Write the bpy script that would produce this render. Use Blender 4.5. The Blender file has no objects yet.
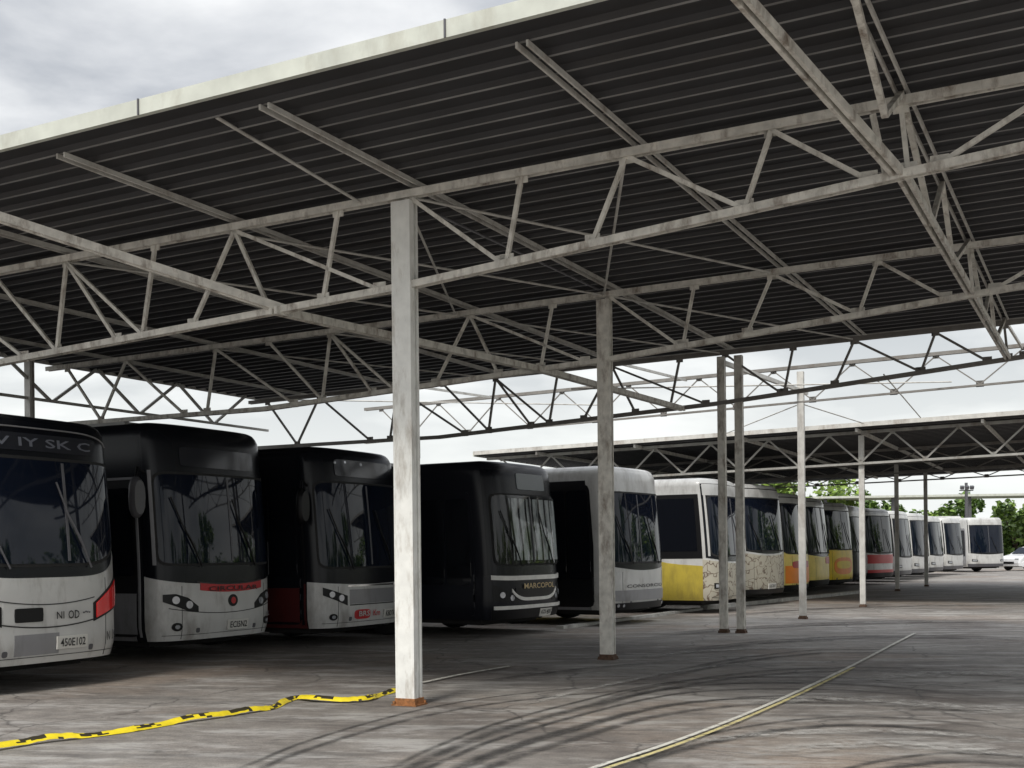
import bpy, math, random
from mathutils import Vector, Matrix
R = math.radians
random.seed(7)
sc = bpy.context.scene
COL = sc.collection

# ------------------------------------------------------------------ camera
CAMH, F, HY, ROLL = 1.55, 1200.0, 551.0, 0.0105
cam = bpy.data.cameras.new('camera'); camo = bpy.data.objects.new('camera', cam); COL.objects.link(camo)
camo.location = (0, 0, CAMH); camo.rotation_euler = (R(90), ROLL, 0)
cam.sensor_width = 36; cam.lens = 36 * F / 1024; cam.shift_y = (HY - 384) / 1024
cam.clip_start = 0.1; cam.clip_end = 3000
sc.camera = camo

def ground(px, py, z=0.0):
    a = (px - 512) / F; b = (HY - py) / F
    c, s = math.cos(ROLL), math.sin(ROLL)
    dx = a * c + b * s; dz = -a * s + b * c
    t = (z - CAMH) / dz
    return (dx * t, t)

# ------------------------------------------------------------------ materials
MATS = {}
def mat(name, col, rough=.6, metal=0.0, var=0.0, vscale=6.0, spec=.5, bump=0.0, dirt=None, dirt_amt=0.0, coat=0.0, bscale=60, tgrime=None):
    if name in MATS: return MATS[name]
    m = bpy.data.materials.new(name); m.use_nodes = True; MATS[name] = m
    nt = m.node_tree; N = nt.nodes; L = nt.links
    p = N['Principled BSDF']
    p.inputs['Base Color'].default_value = (*col, 1); p.inputs['Roughness'].default_value = rough
    p.inputs['Metallic'].default_value = metal; p.inputs['Specular IOR Level'].default_value = spec
    if coat: p.inputs['Coat Weight'].default_value = coat; p.inputs['Coat Roughness'].default_value = .08
    if var or dirt or bump:
        tc = N.new('ShaderNodeTexCoord')
        src = None
        if var:
            n = N.new('ShaderNodeTexNoise'); n.inputs['Scale'].default_value = vscale; n.inputs['Detail'].default_value = 6
            L.new(tc.outputs['Object'], n.inputs['Vector'])
            r = N.new('ShaderNodeMapRange'); r.inputs[1].default_value = .3; r.inputs[2].default_value = .7
            r.inputs[3].default_value = 1 - var; r.inputs[4].default_value = 1 + var
            L.new(n.outputs['Fac'], r.inputs[0])
            mx = N.new('ShaderNodeMix'); mx.data_type = 'RGBA'; mx.blend_type = 'MULTIPLY'; mx.inputs[0].default_value = 1
            mx.inputs[6].default_value = (*col, 1); L.new(r.outputs[0], mx.inputs[7])
            src = mx.outputs[2]
        if dirt:
            n2 = N.new('ShaderNodeTexNoise'); n2.inputs['Scale'].default_value = vscale * .7; n2.inputs['Detail'].default_value = 9
            n2.inputs['Roughness'].default_value = .7
            mp = N.new('ShaderNodeMapping'); mp.inputs['Scale'].default_value = tgrime or (1, 1, .35)
            L.new(tc.outputs['Object'], mp.inputs['Vector']); L.new(mp.outputs[0], n2.inputs['Vector'])
            r2 = N.new('ShaderNodeMapRange'); r2.inputs[1].default_value = .5; r2.inputs[2].default_value = .72
            r2.inputs[3].default_value = 0; r2.inputs[4].default_value = dirt_amt
            L.new(n2.outputs['Fac'], r2.inputs[0])
            mx2 = N.new('ShaderNodeMix'); mx2.data_type = 'RGBA'
            if src: L.new(src, mx2.inputs[6])
            else: mx2.inputs[6].default_value = (*col, 1)
            mx2.inputs[7].default_value = (*dirt, 1); L.new(r2.outputs[0], mx2.inputs[0])
            src = mx2.outputs[2]
        if src: L.new(src, p.inputs['Base Color'])
        if bump:
            nb = N.new('ShaderNodeTexNoise'); nb.inputs['Scale'].default_value = bscale; nb.inputs['Detail'].default_value = 5
            L.new(tc.outputs['Object'], nb.inputs['Vector'])
            b = N.new('ShaderNodeBump'); b.inputs['Strength'].default_value = bump; b.inputs['Distance'].default_value = .01
            L.new(nb.outputs['Fac'], b.inputs['Height']); L.new(b.outputs[0], p.inputs['Normal'])
    return m

GRIME = (.07, .06, .05)
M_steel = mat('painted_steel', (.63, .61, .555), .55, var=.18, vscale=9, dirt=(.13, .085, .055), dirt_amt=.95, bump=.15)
M_steel_far = mat('painted_steel_weathered', (.54, .53, .495), .6, var=.15, vscale=5, dirt=(.14, .09, .06), dirt_amt=.6)
M_column = mat('column_paint', (.78, .785, .75), .5, var=.10, vscale=6, dirt=(.26, .21, .15), dirt_amt=.7, bump=.12, tgrime=(2, 2, .5))
M_rust = mat('rust', (.27, .115, .04), .85, var=.4, vscale=30, bump=.5)
M_rustd = mat('rust_and_dirt', (.10, .06, .04), .9, var=.4, vscale=30, bump=.5)
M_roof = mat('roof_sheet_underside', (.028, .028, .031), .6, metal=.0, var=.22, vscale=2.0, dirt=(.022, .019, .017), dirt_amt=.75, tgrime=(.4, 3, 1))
M_fascia = mat('fascia_paint', (.52, .54, .48), .5, var=.12, vscale=4, dirt=(.3, .28, .22), dirt_amt=.5)
M_glass = mat('tinted_glass', (.005, .008, .017), .03, spec=.28)
M_sideglass = mat('side_glass', (.006, .007, .010), .10, spec=.35)
M_black = mat('black_trim', (.007, .007, .008), .4, spec=.3)
M_rubber = mat('rubber', (.015, .015, .015), .8, var=.2, vscale=20)
M_under = mat('underbody', (.010, .009, .009), .9)
M_rim = mat('wheel_rim', (.22, .22, .22), .45, metal=.6, dirt=GRIME, dirt_amt=.8)
M_chrome = mat('chrome', (.75, .75, .76), .16, metal=1)
M_lamp = mat('lamp_lens', (.50, .52, .55), .10, metal=.5)
M_redlamp = mat('red_lens', (.75, .03, .03), .12, coat=.6)
M_white = mat('white_paint', (.52, .52, .505), .32, var=.07, vscale=3, dirt=(.16, .14, .12), dirt_amt=.75, coat=.3)
M_grey = mat('silver_paint', (.24, .24, .25), .35, var=.06, vscale=3, dirt=GRIME, dirt_amt=.5, coat=.3)
M_dgrey = mat('dark_grey_paint', (.09, .09, .10), .4, var=.06, vscale=3, dirt=GRIME, dirt_amt=.4)
M_bblack = mat('black_paint', (.006, .007, .010), .25, spec=.25)
M_navy = mat('navy_paint', (.009, .010, .015), .28, spec=.3)
M_maroon = mat('maroon_paint', (.075, .010, .010), .4, var=.1, vscale=3, dirt=(.04, .02, .02), dirt_amt=.5)
M_yellow = mat('yellow_paint', (.46, .36, .055), .38, var=.1, vscale=3, dirt=GRIME, dirt_amt=.5)
M_byellow = mat('bright_yellow_paint', (.88, .62, .02), .38, var=.08, vscale=3, dirt=GRIME, dirt_amt=.35)
M_pyellow = mat('pale_yellow_paint', (.88, .70, .18), .38, var=.08, vscale=3, dirt=GRIME, dirt_amt=.35)
M_orange = mat('orange_paint', (.90, .26, .01), .38, var=.08, vscale=3)
M_red = mat('red_paint', (.48, .02, .025), .35, var=.05, vscale=3)
M_silver = mat('bright_silver_trim', (.75, .74, .70), .3, var=.1, vscale=6)
M_sign = mat('destination_glass', (.02, .022, .028), .12)
M_signgrey = mat('grey_sign_panel', (.16, .18, .19), .3)
M_text = mat('dark_lettering', (.02, .02, .02), .5)
M_ltext = mat('light_lettering', (.13, .14, .17), .5)
M_backlit = mat('dark_backlit_steel', (.20, .19, .175), .6, var=.15, vscale=5, dirt=(.1, .07, .05), dirt_amt=.6)  # dark girder steel; backlit shade of the farther girders put into the colour
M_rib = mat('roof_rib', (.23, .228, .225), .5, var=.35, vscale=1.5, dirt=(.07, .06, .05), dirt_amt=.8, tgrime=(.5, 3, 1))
M_plate = mat('plate_enamel', (.62, .61, .57), .4, dirt=GRIME, dirt_amt=.3)
M_gold = mat('pale_gold_lettering', (.55, .42, .22), .4)
M_mirror = mat('mirror_glass', (.5, .5, .52), .04, metal=1)

def graffiti_mat():
    m = bpy.data.materials.new('scribbled_cream_paint'); m.use_nodes = True
    nt = m.node_tree; N = nt.nodes; L = nt.links; p = N['Principled BSDF']; p.inputs['Roughness'].default_value = .45
    tc = N.new('ShaderNodeTexCoord')
    no = N.new('ShaderNodeTexNoise'); no.inputs['Scale'].default_value = 2.2
    L.new(tc.outputs['Object'], no.inputs['Vector'])
    mx = N.new('ShaderNodeMix'); mx.data_type = 'VECTOR'; mx.inputs[0].default_value = .6
    L.new(tc.outputs['Object'], mx.inputs[4]); L.new(no.outputs['Color'], mx.inputs[5])
    v = N.new('ShaderNodeTexVoronoi'); v.feature = 'DISTANCE_TO_EDGE'; v.inputs['Scale'].default_value = 5.5
    L.new(mx.outputs[1], v.inputs['Vector'])
    cr = N.new('ShaderNodeValToRGB'); cr.color_ramp.elements[0].position = .0; cr.color_ramp.elements[1].position = .055
    cr.color_ramp.elements[0].color = (.09, .05, .03, 1); cr.color_ramp.elements[1].color = (.44, .41, .33, 1)
    L.new(v.outputs['Distance'], cr.inputs[0])
    L.new(cr.outputs[0], p.inputs['Base Color'])
    return m
M_graf = graffiti_mat()

def clear_glass():
    m = bpy.data.materials.new('clear_windscreen'); m.use_nodes = True
    nt = m.node_tree; N = nt.nodes; L = nt.links
    for n in list(N): N.remove(n)
    o = N.new('ShaderNodeOutputMaterial'); t = N.new('ShaderNodeBsdfTransparent'); t.inputs[0].default_value = (.85, .88, .9, 1)
    g = N.new('ShaderNodeBsdfGlossy'); g.inputs['Roughness'].default_value = .03
    f = N.new('ShaderNodeFresnel'); f.inputs[0].default_value = 1.5
    mi = N.new('ShaderNodeMixShader'); L.new(f.outputs[0], mi.inputs[0]); L.new(t.outputs[0], mi.inputs[1]); L.new(g.outputs[0], mi.inputs[2])
    L.new(mi.outputs[0], o.inputs[0]); return m
M_clear = clear_glass()
M_reflection = mat('painted_reflection_streaks', (.85, .86, .83), .4, var=.15, vscale=4, dirt=(.03, .03, .03), dirt_amt=.95, tgrime=(3, 3, .5))  # pale streaks standing for bright reflections in the navy bus's windscreen

# ------------------------------------------------------------------ mesh helpers
class MB:
    def __init__(s): s.v = []; s.f = []; s.sm = []; s.mi = []
    def add(s, vs, fs, smooth=False, mi=0):
        b = len(s.v); s.v += [tuple(v) for v in vs]
        for f in fs: s.f.append([b + i for i in f]); s.sm.append(smooth); s.mi.append(mi)
    def box(s, c, d, rot=None, mi=0):
        hx, hy, hz = d[0] / 2, d[1] / 2, d[2] / 2
        vs = [Vector((x, y, z)) for x in (-hx, hx) for y in (-hy, hy) for z in (-hz, hz)]
        if rot: vs = [rot @ v for v in vs]
        c = Vector(c)
        s.add([v + c for v in vs], [(0, 1, 3, 2), (4, 6, 7, 5), (0, 4, 5, 1), (2, 3, 7, 6), (0, 2, 6, 4), (1, 5, 7, 3)], mi=mi)
    def bar(s, p, q, w, h, up=(0, 0, 1)):
        p = Vector(p); q = Vector(q); d = (q - p); L = d.length; d.normalize()
        up = Vector(up); side = d.cross(up)
        if side.length < 1e-4: side = d.cross(Vector((1, 0, 0)))
        side.normalize(); u = side.cross(d).normalized()
        vs = []
        for e in (p, q):
            for a, b in ((-1, -1), (1, -1), (1, 1), (-1, 1)): vs.append(e + side * a * w / 2 + u * b * h / 2)
        s.add(vs, [(0, 1, 2, 3), (7, 6, 5, 4), (0, 4, 5, 1), (1, 5, 6, 2), (2, 6, 7, 3), (3, 7, 4, 0)])
    def tube(s, pts, r, n=8, cap=True):
        pts = [Vector(p) for p in pts]; rs = r if isinstance(r, (list, tuple)) else [r] * len(pts)
        b = []
        for i, p in enumerate(pts):
            d = (pts[min(i + 1, len(pts) - 1)] - pts[max(i - 1, 0)]).normalized()
            a = d.cross(Vector((0, 0, 1)))
            if a.length < .05: a = d.cross(Vector((1, 0, 0)))
            a.normalize(); c = a.cross(d)
            b += [p + (a * math.cos(t * 2 * math.pi / n) + c * math.sin(t * 2 * math.pi / n)) * rs[i] for t in range(n)]
        fs = [(i * n + j, i * n + (j + 1) % n, (i + 1) * n + (j + 1) % n, (i + 1) * n + j) for i in range(len(pts) - 1) for j in range(n)]
        s.add(b, fs, True)
        if cap: s.add(b[:n], [tuple(range(n))]); s.add(b[-n:], [tuple(range(n))])
    def prism(s, poly, z0, z1):
        n = len(poly); vs = [(x, y, z0) for x, y in poly] + [(x, y, z1) for x, y in poly]
        s.add(vs, [tuple(range(n))[::-1], tuple(range(n, 2 * n))] + [(i, (i + 1) % n, n + (i + 1) % n, n + i) for i in range(n)])
    def lathe(s, prof, n=24, axis='x', c=(0, 0, 0)):
        vs = []
        for r, h in prof:
            for k in range(n):
                a = 2 * math.pi * k / n
                if axis == 'x': vs.append((c[0] + h, c[1] + r * math.cos(a), c[2] + r * math.sin(a)))
                else: vs.append((c[0] + r * math.cos(a), c[1] + r * math.sin(a), c[2] + h))
        fs = [(i * n + j, i * n + (j + 1) % n, (i + 1) * n + (j + 1) % n, (i + 1) * n + j) for i in range(len(prof) - 1) for j in range(n)]
        s.add(vs, fs, True)
        s.add(vs[:n], [tuple(range(n))]); s.add(vs[-n:], [tuple(range(n))])
    def build(s, name, m, parent=None, label=None):
        me = bpy.data.meshes.new(name); me.from_pydata(s.v, [], s.f)
        for mm in (m if isinstance(m, (list, tuple)) else [m]): me.materials.append(mm)
        me.polygons.foreach_set('use_smooth', s.sm); me.polygons.foreach_set('material_index', s.mi); me.update()
        o = bpy.data.objects.new(name, me); COL.objects.link(o)
        if parent: o.parent = parent
        if label: o['label'] = label
        return o

def tag(o, label=None, cat=None, group=None, kind=None):
    if label: o['label'] = label
    if cat: o['category'] = cat
    if group: o['group'] = group
    if kind: o['kind'] = kind
    return o
def empty(name, loc, rz=0.0):
    o = bpy.data.objects.new(name, None); COL.objects.link(o); o.location = loc; o.rotation_euler = (0, 0, rz)
    o.empty_display_size = .3; return o
KIDS = {}
def copy_tree(o, parent=None):
    c = o.copy(); COL.objects.link(c)
    if parent: c.parent = parent
    for ch in [x for x in bpy.data.objects if x.parent == o]: copy_tree(ch, c)
    return c

TEXT = {}
def text_mesh(t, font_scale=1.0):
    if t in TEXT: return TEXT[t]
    cu = bpy.data.curves.new('t', 'FONT'); cu.body = t; cu.size = 1; cu.resolution_u = 2; cu.offset = .012
    cu.align_x = 'CENTER'; cu.align_y = 'CENTER'
    o = bpy.data.objects.new('t', cu); COL.objects.link(o); bpy.context.view_layer.update()
    me = bpy.data.meshes.new_from_object(o.evaluated_get(bpy.context.evaluated_depsgraph_get()))
    vs = [tuple(v.co) for v in me.vertices]; fs = [tuple(p.vertices) for p in me.polygons]
    w = max(v[0] for v in vs) - min(v[0] for v in vs)
    cx = (max(v[0] for v in vs) + min(v[0] for v in vs)) / 2; cy = (max(v[1] for v in vs) + min(v[1] for v in vs)) / 2
    h = max(v[1] for v in vs) - min(v[1] for v in vs)
    vs = [((v[0] - cx) / w, (v[1] - cy) / h) for v in vs]
    bpy.data.objects.remove(o); bpy.data.curves.remove(cu); bpy.data.meshes.remove(me)
    TEXT[t] = (vs, fs); return TEXT[t]

# ------------------------------------------------------------------ bus
def sstep(x): x = max(0, min(1, x)); return x * x * (3 - 2 * x)
class Hull:
    def __init__(s, w=1.25, L=12.0, H=3.25, d=.5, n=3.0, lean=.32, zb=.32, rr=.20):
        s.w, s.L, s.H, s.lean, s.zb, s.rr = w, L, H, lean, zb, rr
        pts = []
        K = 60
        for i in range(K + 1):
            t = math.pi / 2 * i / K
            pts.append((w * math.sin(t) ** (2 / n) if t > 0 else 0, -d * (1 - max(0, math.cos(t)) ** (2 / n))))
        # resample so that spacing is even
        pts += [(w, -L + .2), (w - .06, -L + .06), (w - .2, -L), (0, -L)]
        s.tab = [(0, pts[0])]; acc = 0
        for p, q in zip(pts, pts[1:]):
            acc += math.hypot(q[0] - p[0], q[1] - p[1]); s.tab.append((acc, q))
        s.total = acc
        s.acorner = s.tab[K][0]           # arc length where the straight side begins
        s.aside = s.acorner - d           # a of side y=0 reference : side y = -(a - aside)
    def plan(s, a):
        sg = 1 if a >= 0 else -1; a = min(abs(a), s.total)
        lo, hi = 0, len(s.tab) - 1
        while hi - lo > 1:
            m = (lo + hi) // 2
            if s.tab[m][0] <= a: lo = m
            else: hi = m
        a0, p = s.tab[lo]; a1, q = s.tab[hi]; t = (a - a0) / (a1 - a0) if a1 > a0 else 0
        return sg * (p[0] + (q[0] - p[0]) * t), p[1] + (q[1] - p[1]) * t
    def P(s, a, z, off=0.0):
        x, y = s.plan(a)
        e = .03; x0, y0 = s.plan(a - e); x1, y1 = s.plan(a + e)
        tx, ty = x1 - x0, y1 - y0; l = math.hypot(tx, ty) or 1
        nx, ny = -ty / l, tx / l          # a increases towards +x at the front, outward normal = +y
        ins = 0
        if z > s.H - s.rr:
            t = min(1, (z - (s.H - s.rr)) / s.rr); ins = s.rr * .9 * (1 - math.sqrt(max(0, 1 - t * t)))
        if z < s.zb + .25: ins += .05 * ((s.zb + .25 - z) / .25) ** 2
        k = s.lean * max(0, (z - 1.1) / (s.H - 1.1)) ** 1.35 * max(0, 1 + y / 1.7)
        return Vector((x + nx * (off - ins), y - k + ny * (off - ins), z))

def patch(h, name, m, par, a0, a1, z0, z1, off=.006, rn=0, smile=0, smile_top=0, lo=None, hi=None, da=.07, nz=None, lift=.02, label=None, pw=2, wave=None):
    """a panel that follows the bus skin; z0/z1 its bottom and top, rn superellipse power for rounded ends (0 square)"""
    ac = (a0 + a1) / 2; ha = (a1 - a0) / 2; zc = (z0 + z1) / 2; hz = (z1 - z0) / 2
    n = max(2, int(abs(a1 - a0) / da)); n = max(n, 16 if rn else 2)
    nz = nz or max(2, int((z1 - z0) / .12))
    aa = [a0 + (a1 - a0) * i / n for i in range(n + 1)]
    if rn: aa = [ac - ha * math.cos(math.pi * i / n) for i in range(n + 1)]
    rows = []
    for a in aa:
        t = (a - ac) / ha
        e = (1 - min(1, abs(t)) ** rn) ** (1 / rn) if rn else 1
        zl = (zc - hz * e) if not lo else lo(a); zh = (zc + hz * e) if not hi else hi(a)
        zl += smile * abs(t) ** pw; zh += smile_top * abs(t) ** pw
        if zh < zl + .002: zh = zl + .002
        rows.append([(a, zl + (zh - zl) * j / nz) for j in range(nz + 1)])
    mb = MB()
    wv = wave or (lambda a, z: 0)
    V = [h.P(a, z, off + wv(a, z)) for r in rows for (a, z) in r]
    fs = [(i * (nz + 1) + j, i * (nz + 1) + j + 1, (i + 1) * (nz + 1) + j + 1, (i + 1) * (nz + 1) + j) for i in range(n) for j in range(nz)]
    mb.add(V, fs, True)
    per = [r[0] for r in rows] + rows[-1][1:] + [r[-1] for r in rows[::-1][1:]] + rows[0][::-1][1:-1]
    k = len(per)
    rim = [h.P(a, z, off) for a, z in per] + [h.P(a, z, off - lift) for a, z in per]
    mb.add(rim, [(i, (i + 1) % k, k + (i + 1) % k, k + i) for i in range(k)])
    return mb.build(name, m, par, label)

def htext(h, t, m, par, a, z, width, height, off=.012, name='lettering'):
    vs, fs = text_mesh(t); mb = MB()
    mb.add([h.P(a - x * width, z + y * height, off) for x, y in vs], fs)
    return mb.build(name, m, par)

def make_bus(name, sp, loc, phi):
    h = Hull(H=sp.get('H', 3.25), L=sp.get('L', 11.8), lean=sp.get('lean', .20), d=sp.get('d', .5), n=sp.get('n', 3.0), zb=sp.get('zb', .32))
    root = empty(name, (loc[0], loc[1], 0), -R(phi) - math.pi / 2)
    g = sp.get
    H = h.H
    detail = g('detail', 2)
    W = h.aside + 0.0
    S = lambda y: h.aside + y            # arc position on the side, y metres behind the nose
    # shell
    mb = MB()
    zs = [h.zb, h.zb + .1, h.zb + .25, .8, 1.1, 1.4, 1.8, 2.2, 2.6, H - h.rr] + [H - h.rr + h.rr * math.sin(t * math.pi / 12) for t in range(1, 7)]
    aa = []; a = -h.total
    while a < h.total: 
        aa.append(a); a += .08 if abs(a) < h.acorner + .1 else .4
    nA = len(aa); nZ = len(zs)
    V = [h.P(a, z) for z in zs for a in aa]
    mb.add(V, [(j * nA + i, j * nA + (i + 1) % nA, (j + 1) * nA + (i + 1) % nA, (j + 1) * nA + i) for j in range(nZ - 1) for i in range(nA)], True)
    top = [h.P(a, H) for a in aa]
    # roof cap and floor as strips between left and right
    for zz, off in ((H, 0), (h.zb, 0)):
        ring = [h.P(a, zz) for a in aa]
        c = Vector((0, -h.L / 2, zz))
        mb.add(ring, [tuple(range(len(ring)))], False)
    mb.build('body', g('body', M_white), root)
    # underbody
    u = MB(); u.box((0, -h.L / 2, h.zb - .02), (2.2, h.L - 1.0, .12)); u.box((0, -1.0, .26), (1.9, .9, .1)); u.box((0, -8.6, .36), (1.0, 2.2, .34)); u.build('chassis', M_under, root)
    # wheels
    for yy, dual in ((2.55, 0), (8.4, 1)):
        for sx in (-1, 1):
            if detail < 2 and sx < 0: continue
            aS = S(yy)
            patch(h, 'wheel_arch', M_under, root, sx * aS - .62, sx * aS + .62, h.zb - .01, 1.12, off=.006, rn=0,
                  lo=lambda a: h.zb, hi=lambda a, c=sx * aS: h.zb + .02 + math.sqrt(max(0, 1 - ((a - c) / .62) ** 2)) ** .8 * .78, da=.06)
            w = MB(); w.lathe([(.30, -.28), (.47, -.27), (.50, -.23), (.50, -.03), (.47, .0), (.36, .012), (.30, .0)], 28, 'x')
            wo = w.build('wheel', M_rubber, root); wo.location = (sx * 1.262, -yy, .5)
            if sx < 0: wo.rotation_euler = (0, 0, math.pi)
            r = MB(); r.lathe([(.05, .03), (.12, .03), (.14, -.05), (.27, -.04), (.31, .016)], 24, 'x')
            r.build('rim', M_rim, wo)
    # lower side skirt, near side (bus right side = image left)
    for sx in (1, -1):
        if detail < 2 and sx < 0: continue
        a0, a1 = S(g('skirt_from', .62)), S(h.L - .25)
        lo_, hi_ = (a0, a1) if sx > 0 else (-a1, -a0)
        if g('skirt'):
            patch(h, 'side_panel', g('skirt'), root, lo_, hi_, h.zb, g('skirt_z', 1.15), off=.007, da=.3, hi=(lambda a: g('skirt_hi')(abs(a) - h.aside)) if g('skirt_hi') else None, lo=(lambda a: h.zb) if g('skirt_hi') else None)
        patch(h, 'window_band', g('band', M_black), root, lo_ if sx > 0 else -a1, hi_ if sx > 0 else -a0, g('skirt_z', 1.15) + .0, g('band_top', 2.62), off=.003, da=.3)
        nW = 6
        for k in range(nW):
            wf = g('win_from', 2.15); y0 = wf + k * (h.L - .45 - wf) / nW; y1 = y0 + (h.L - .45 - wf) / nW - .09
            p0, p1 = (S(y0), S(y1)) if sx > 0 else (-S(y1), -S(y0))
            patch(h, 'side_window', M_sideglass, root, p0, p1, g('skirt_z', 1.15) + .18, g('band_top', 2.62) - .1, off=.010, rn=0, da=.3)
    # door on the kerb side behind the nose
    if g('door', 1):
        d0, d1 = S(.52), S(1.78); dz0, dz1 = h.zb + .06, g('door_top', 2.62)
        dr = patch(h, 'door', g('door_mat', M_black), root, d0, d1, dz0, dz1, off=.012, rn=14, da=.1)
        fr = g('door_frame')
        zm = g('door_glass_z', .95)
        for q0, q1 in ((d0 + .07, (d0 + d1) / 2 - .02), ((d0 + d1) / 2 + .02, d1 - .07)):
            patch(h, 'door_glass', M_sideglass, dr, q0, q1, zm, dz1 - .12, off=.019, rn=12, da=.1)
        if fr:
            patch(h, 'door_frame', fr, dr, d0 - .035, d0 + .0, dz0, dz1, off=.03, da=.04)
            patch(h, 'door_frame', fr, dr, d1, d1 + .035, dz0, dz1, off=.03, da=.04)
            patch(h, 'door_frame', fr, dr, d0 - .035, d1 + .035, dz1, dz1 + .035, off=.03, da=.1)
            patch(h, 'door_kick_panel', g('kick', M_grey), dr, d0 + .05, d1 - .05, dz0 + .04, g('kick_top', zm - .1), off=.02, da=.1)
            hb = MB(); hb.tube([h.P((d0 + d1) / 2 + .08, 1.2, .05), h.P((d0 + d1) / 2 + .08, 1.75, .05)], .015, 6); hb.build('handle', M_chrome, dr)
    # front dome
    wz0, wz1 = g('wz', (1.28, 2.66)); wa = g('wa', 1.28)
    if g('mask', 1):
        patch(h, 'windscreen_surround', g('mask_mat', M_bblack), root, -wa - .14, wa + .14, wz0 - g('mask_drop', .16), H - g('mask_gap', .07), off=.004, smile=g('smile', .1), pw=g('pw', 2), da=.05)
    if g('dome'):
        patch(h, 'front_dome', g('dome'), root, -wa - .1, wa + .1, wz1 + .03, H - .05, off=.009, da=.05)
    if g('frontp'):
        sm = g('smile', .1); 
        zt = g('front_top', 1.1)
        patch(h, 'front_panel', g('frontp'), root, -wa - .22, wa + .22, h.zb, zt, off=.010, smile_top=sm, pw=g('pw', 2), da=.05)
    if g('frontp2'):
        patch(h, 'bumper', g('frontp2'), root, -wa - .20, wa + .20, h.zb, g('bump_top', .62), off=.026, da=.05)
    # windscreen
    if g('curtain'):  # wavy pale sheet behind the glass, painted in place of reflections
        patch(h, 'reflection_sheet', M_reflection, root, -wa + .02, wa * .62, wz0 + .06, wz1 - .05, off=.008, da=.03, smile=.0,
              wave=lambda a, z: .014 * math.sin(a * 26 + .6 * math.sin(z * 5)) + .012)
        ws = patch(h, 'windscreen', M_clear, root, -wa, wa, wz0, wz1, off=.05, rn=16, smile=g('wsmile', 0), da=.05)
    else:
        ws = patch(h, 'windscreen', M_glass, root, -wa, wa, wz0, wz1, off=.014, rn=g('wrn', 14), smile=g('wsmile', 0), pw=g('pw', 2), da=.05)
    if g('divider', 1):
        dv = g('div_a', 0.0); patch(h, 'centre_divider', g('div_mat', M_dgrey), ws, dv - .018, dv + .018, wz0 + .03, wz1 - .02, off=.064 if g('curtain') else .022, da=.01)
    for c, an in ((-.62, 34), (.55, 30)) if detail > 1 else ():
        wi = MB(); off = .07 if g('curtain') else .04
        b0 = h.P(c, wz0 - .05, off); b1 = h.P(c + .34, wz0 + .62, off); b2a = h.P(c + .10, wz0 + .16, off + .01); b2b = h.P(c + .46, wz0 + .95, off + .01)
        wi.tube([b0, h.P(c + .17, wz0 + .3, off + .02), b1], .012, 6); wi.tube([b2a, h.P(c + .3, wz0 + .55, off), b2b], .012, 5)
        wi.build('wiper', g('wiper_mat', M_black), ws)
    for e in (-1, 1):
        if g('pillar'):
            pa = e * (wa + .03)
            patch(h, 'corner_pillar', g('pillar'), root, min(pa, pa + e * .05), max(pa, pa + e * .05), wz0 - .02, wz1 + .05, off=.016, da=.02)
    if g('frontp') and g('seams', 1):
        zt = g('front_top', 1.1)
        for e in (-1, 1): patch(h, 'panel_seam', M_text, root, e * .90 - .004, e * .90 + .004, h.zb + .02, zt - .02, off=.013, da=.01)
        patch(h, 'panel_seam', M_text, root, -1.2, 1.2, .395, .402, off=.013, da=.05)
        for e in (-1, 1):
            tw = patch(h, 'tow_eye_cover', M_dgrey, root, e * .62 - .035, e * .62 + .035, .42, .49, off=.015, rn=3, nz=2)
    seal = patch(h, 'windscreen_seal', M_rubber, root, -wa - .035, wa + .035, wz0 - .035, wz1 + .035, off=.011, rn=g('wrn', 14), smile=g('wsmile', 0), pw=g('pw', 2), da=.05)
    if not g('sealed'):
        for yk in (2.0, 3.4, 4.8):
            patch(h, 'skirt_seam', M_text, root, S(yk) - .004, S(yk) + .004, h.zb + .02, g('skirt_z', 1.15) - .02, off=.010, da=.01)
    # destination sign
    if g('sign', 1):
        sa0, sa1 = g('sign_a', (-.8, .8)); sz0, sz1 = g('sign_z', (wz1 + .12, wz1 + .40))
        sg = patch(h, 'destination_sign', g('sign_mat', M_sign), root, sa0, sa1, sz0, sz1, off=.016, da=.08, rn=g('srn', 12))
        if g('sign_text'): htext(h, g('sign_text'), M_ltext, sg, (sa0 + sa1) / 2, (sz0 + sz1) / 2, (sa1 - sa0) * .86, (sz1 - sz0) * .52, off=.021)
    # lamps
    for i, (a0, a1, lo, hi, m) in enumerate(g('lamps', [])):
        for e in (1, -1):
            A0, A1 = (a0, a1) if e > 0 else (-a1, -a0)
            f_lo = (lambda a, lo=lo: lo(abs(a))); f_hi = (lambda a, hi=hi: hi(abs(a)))
            hl = patch(h, 'headlight', M_black, root, A0, A1, 0, 1, off=.020, lo=f_lo, hi=f_hi, da=.03, nz=2)
            mid = lambda a: (f_lo(a) + f_hi(a)) / 2
            if m is not None:
                ins = .045
                B0, B1 = (A0 + ins, A1 - ins)
                patch(h, 'lens', m, hl, B0, B1, 0, 1, off=.030, lo=lambda a: f_lo(a) + .03, hi=lambda a: f_hi(a) - .03, da=.03, nz=2)
            else:
                for q in (.3, .68):
                    ac = A0 + (A1 - A0) * (q if e > 0 else 1 - q); zc = mid(ac); rr = min(.055, (f_hi(ac) - f_lo(ac)) * .36)
                    patch(h, 'lens', M_lamp, hl, ac - rr, ac + rr, zc - rr, zc + rr, off=.034, rn=2, nz=2)
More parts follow.
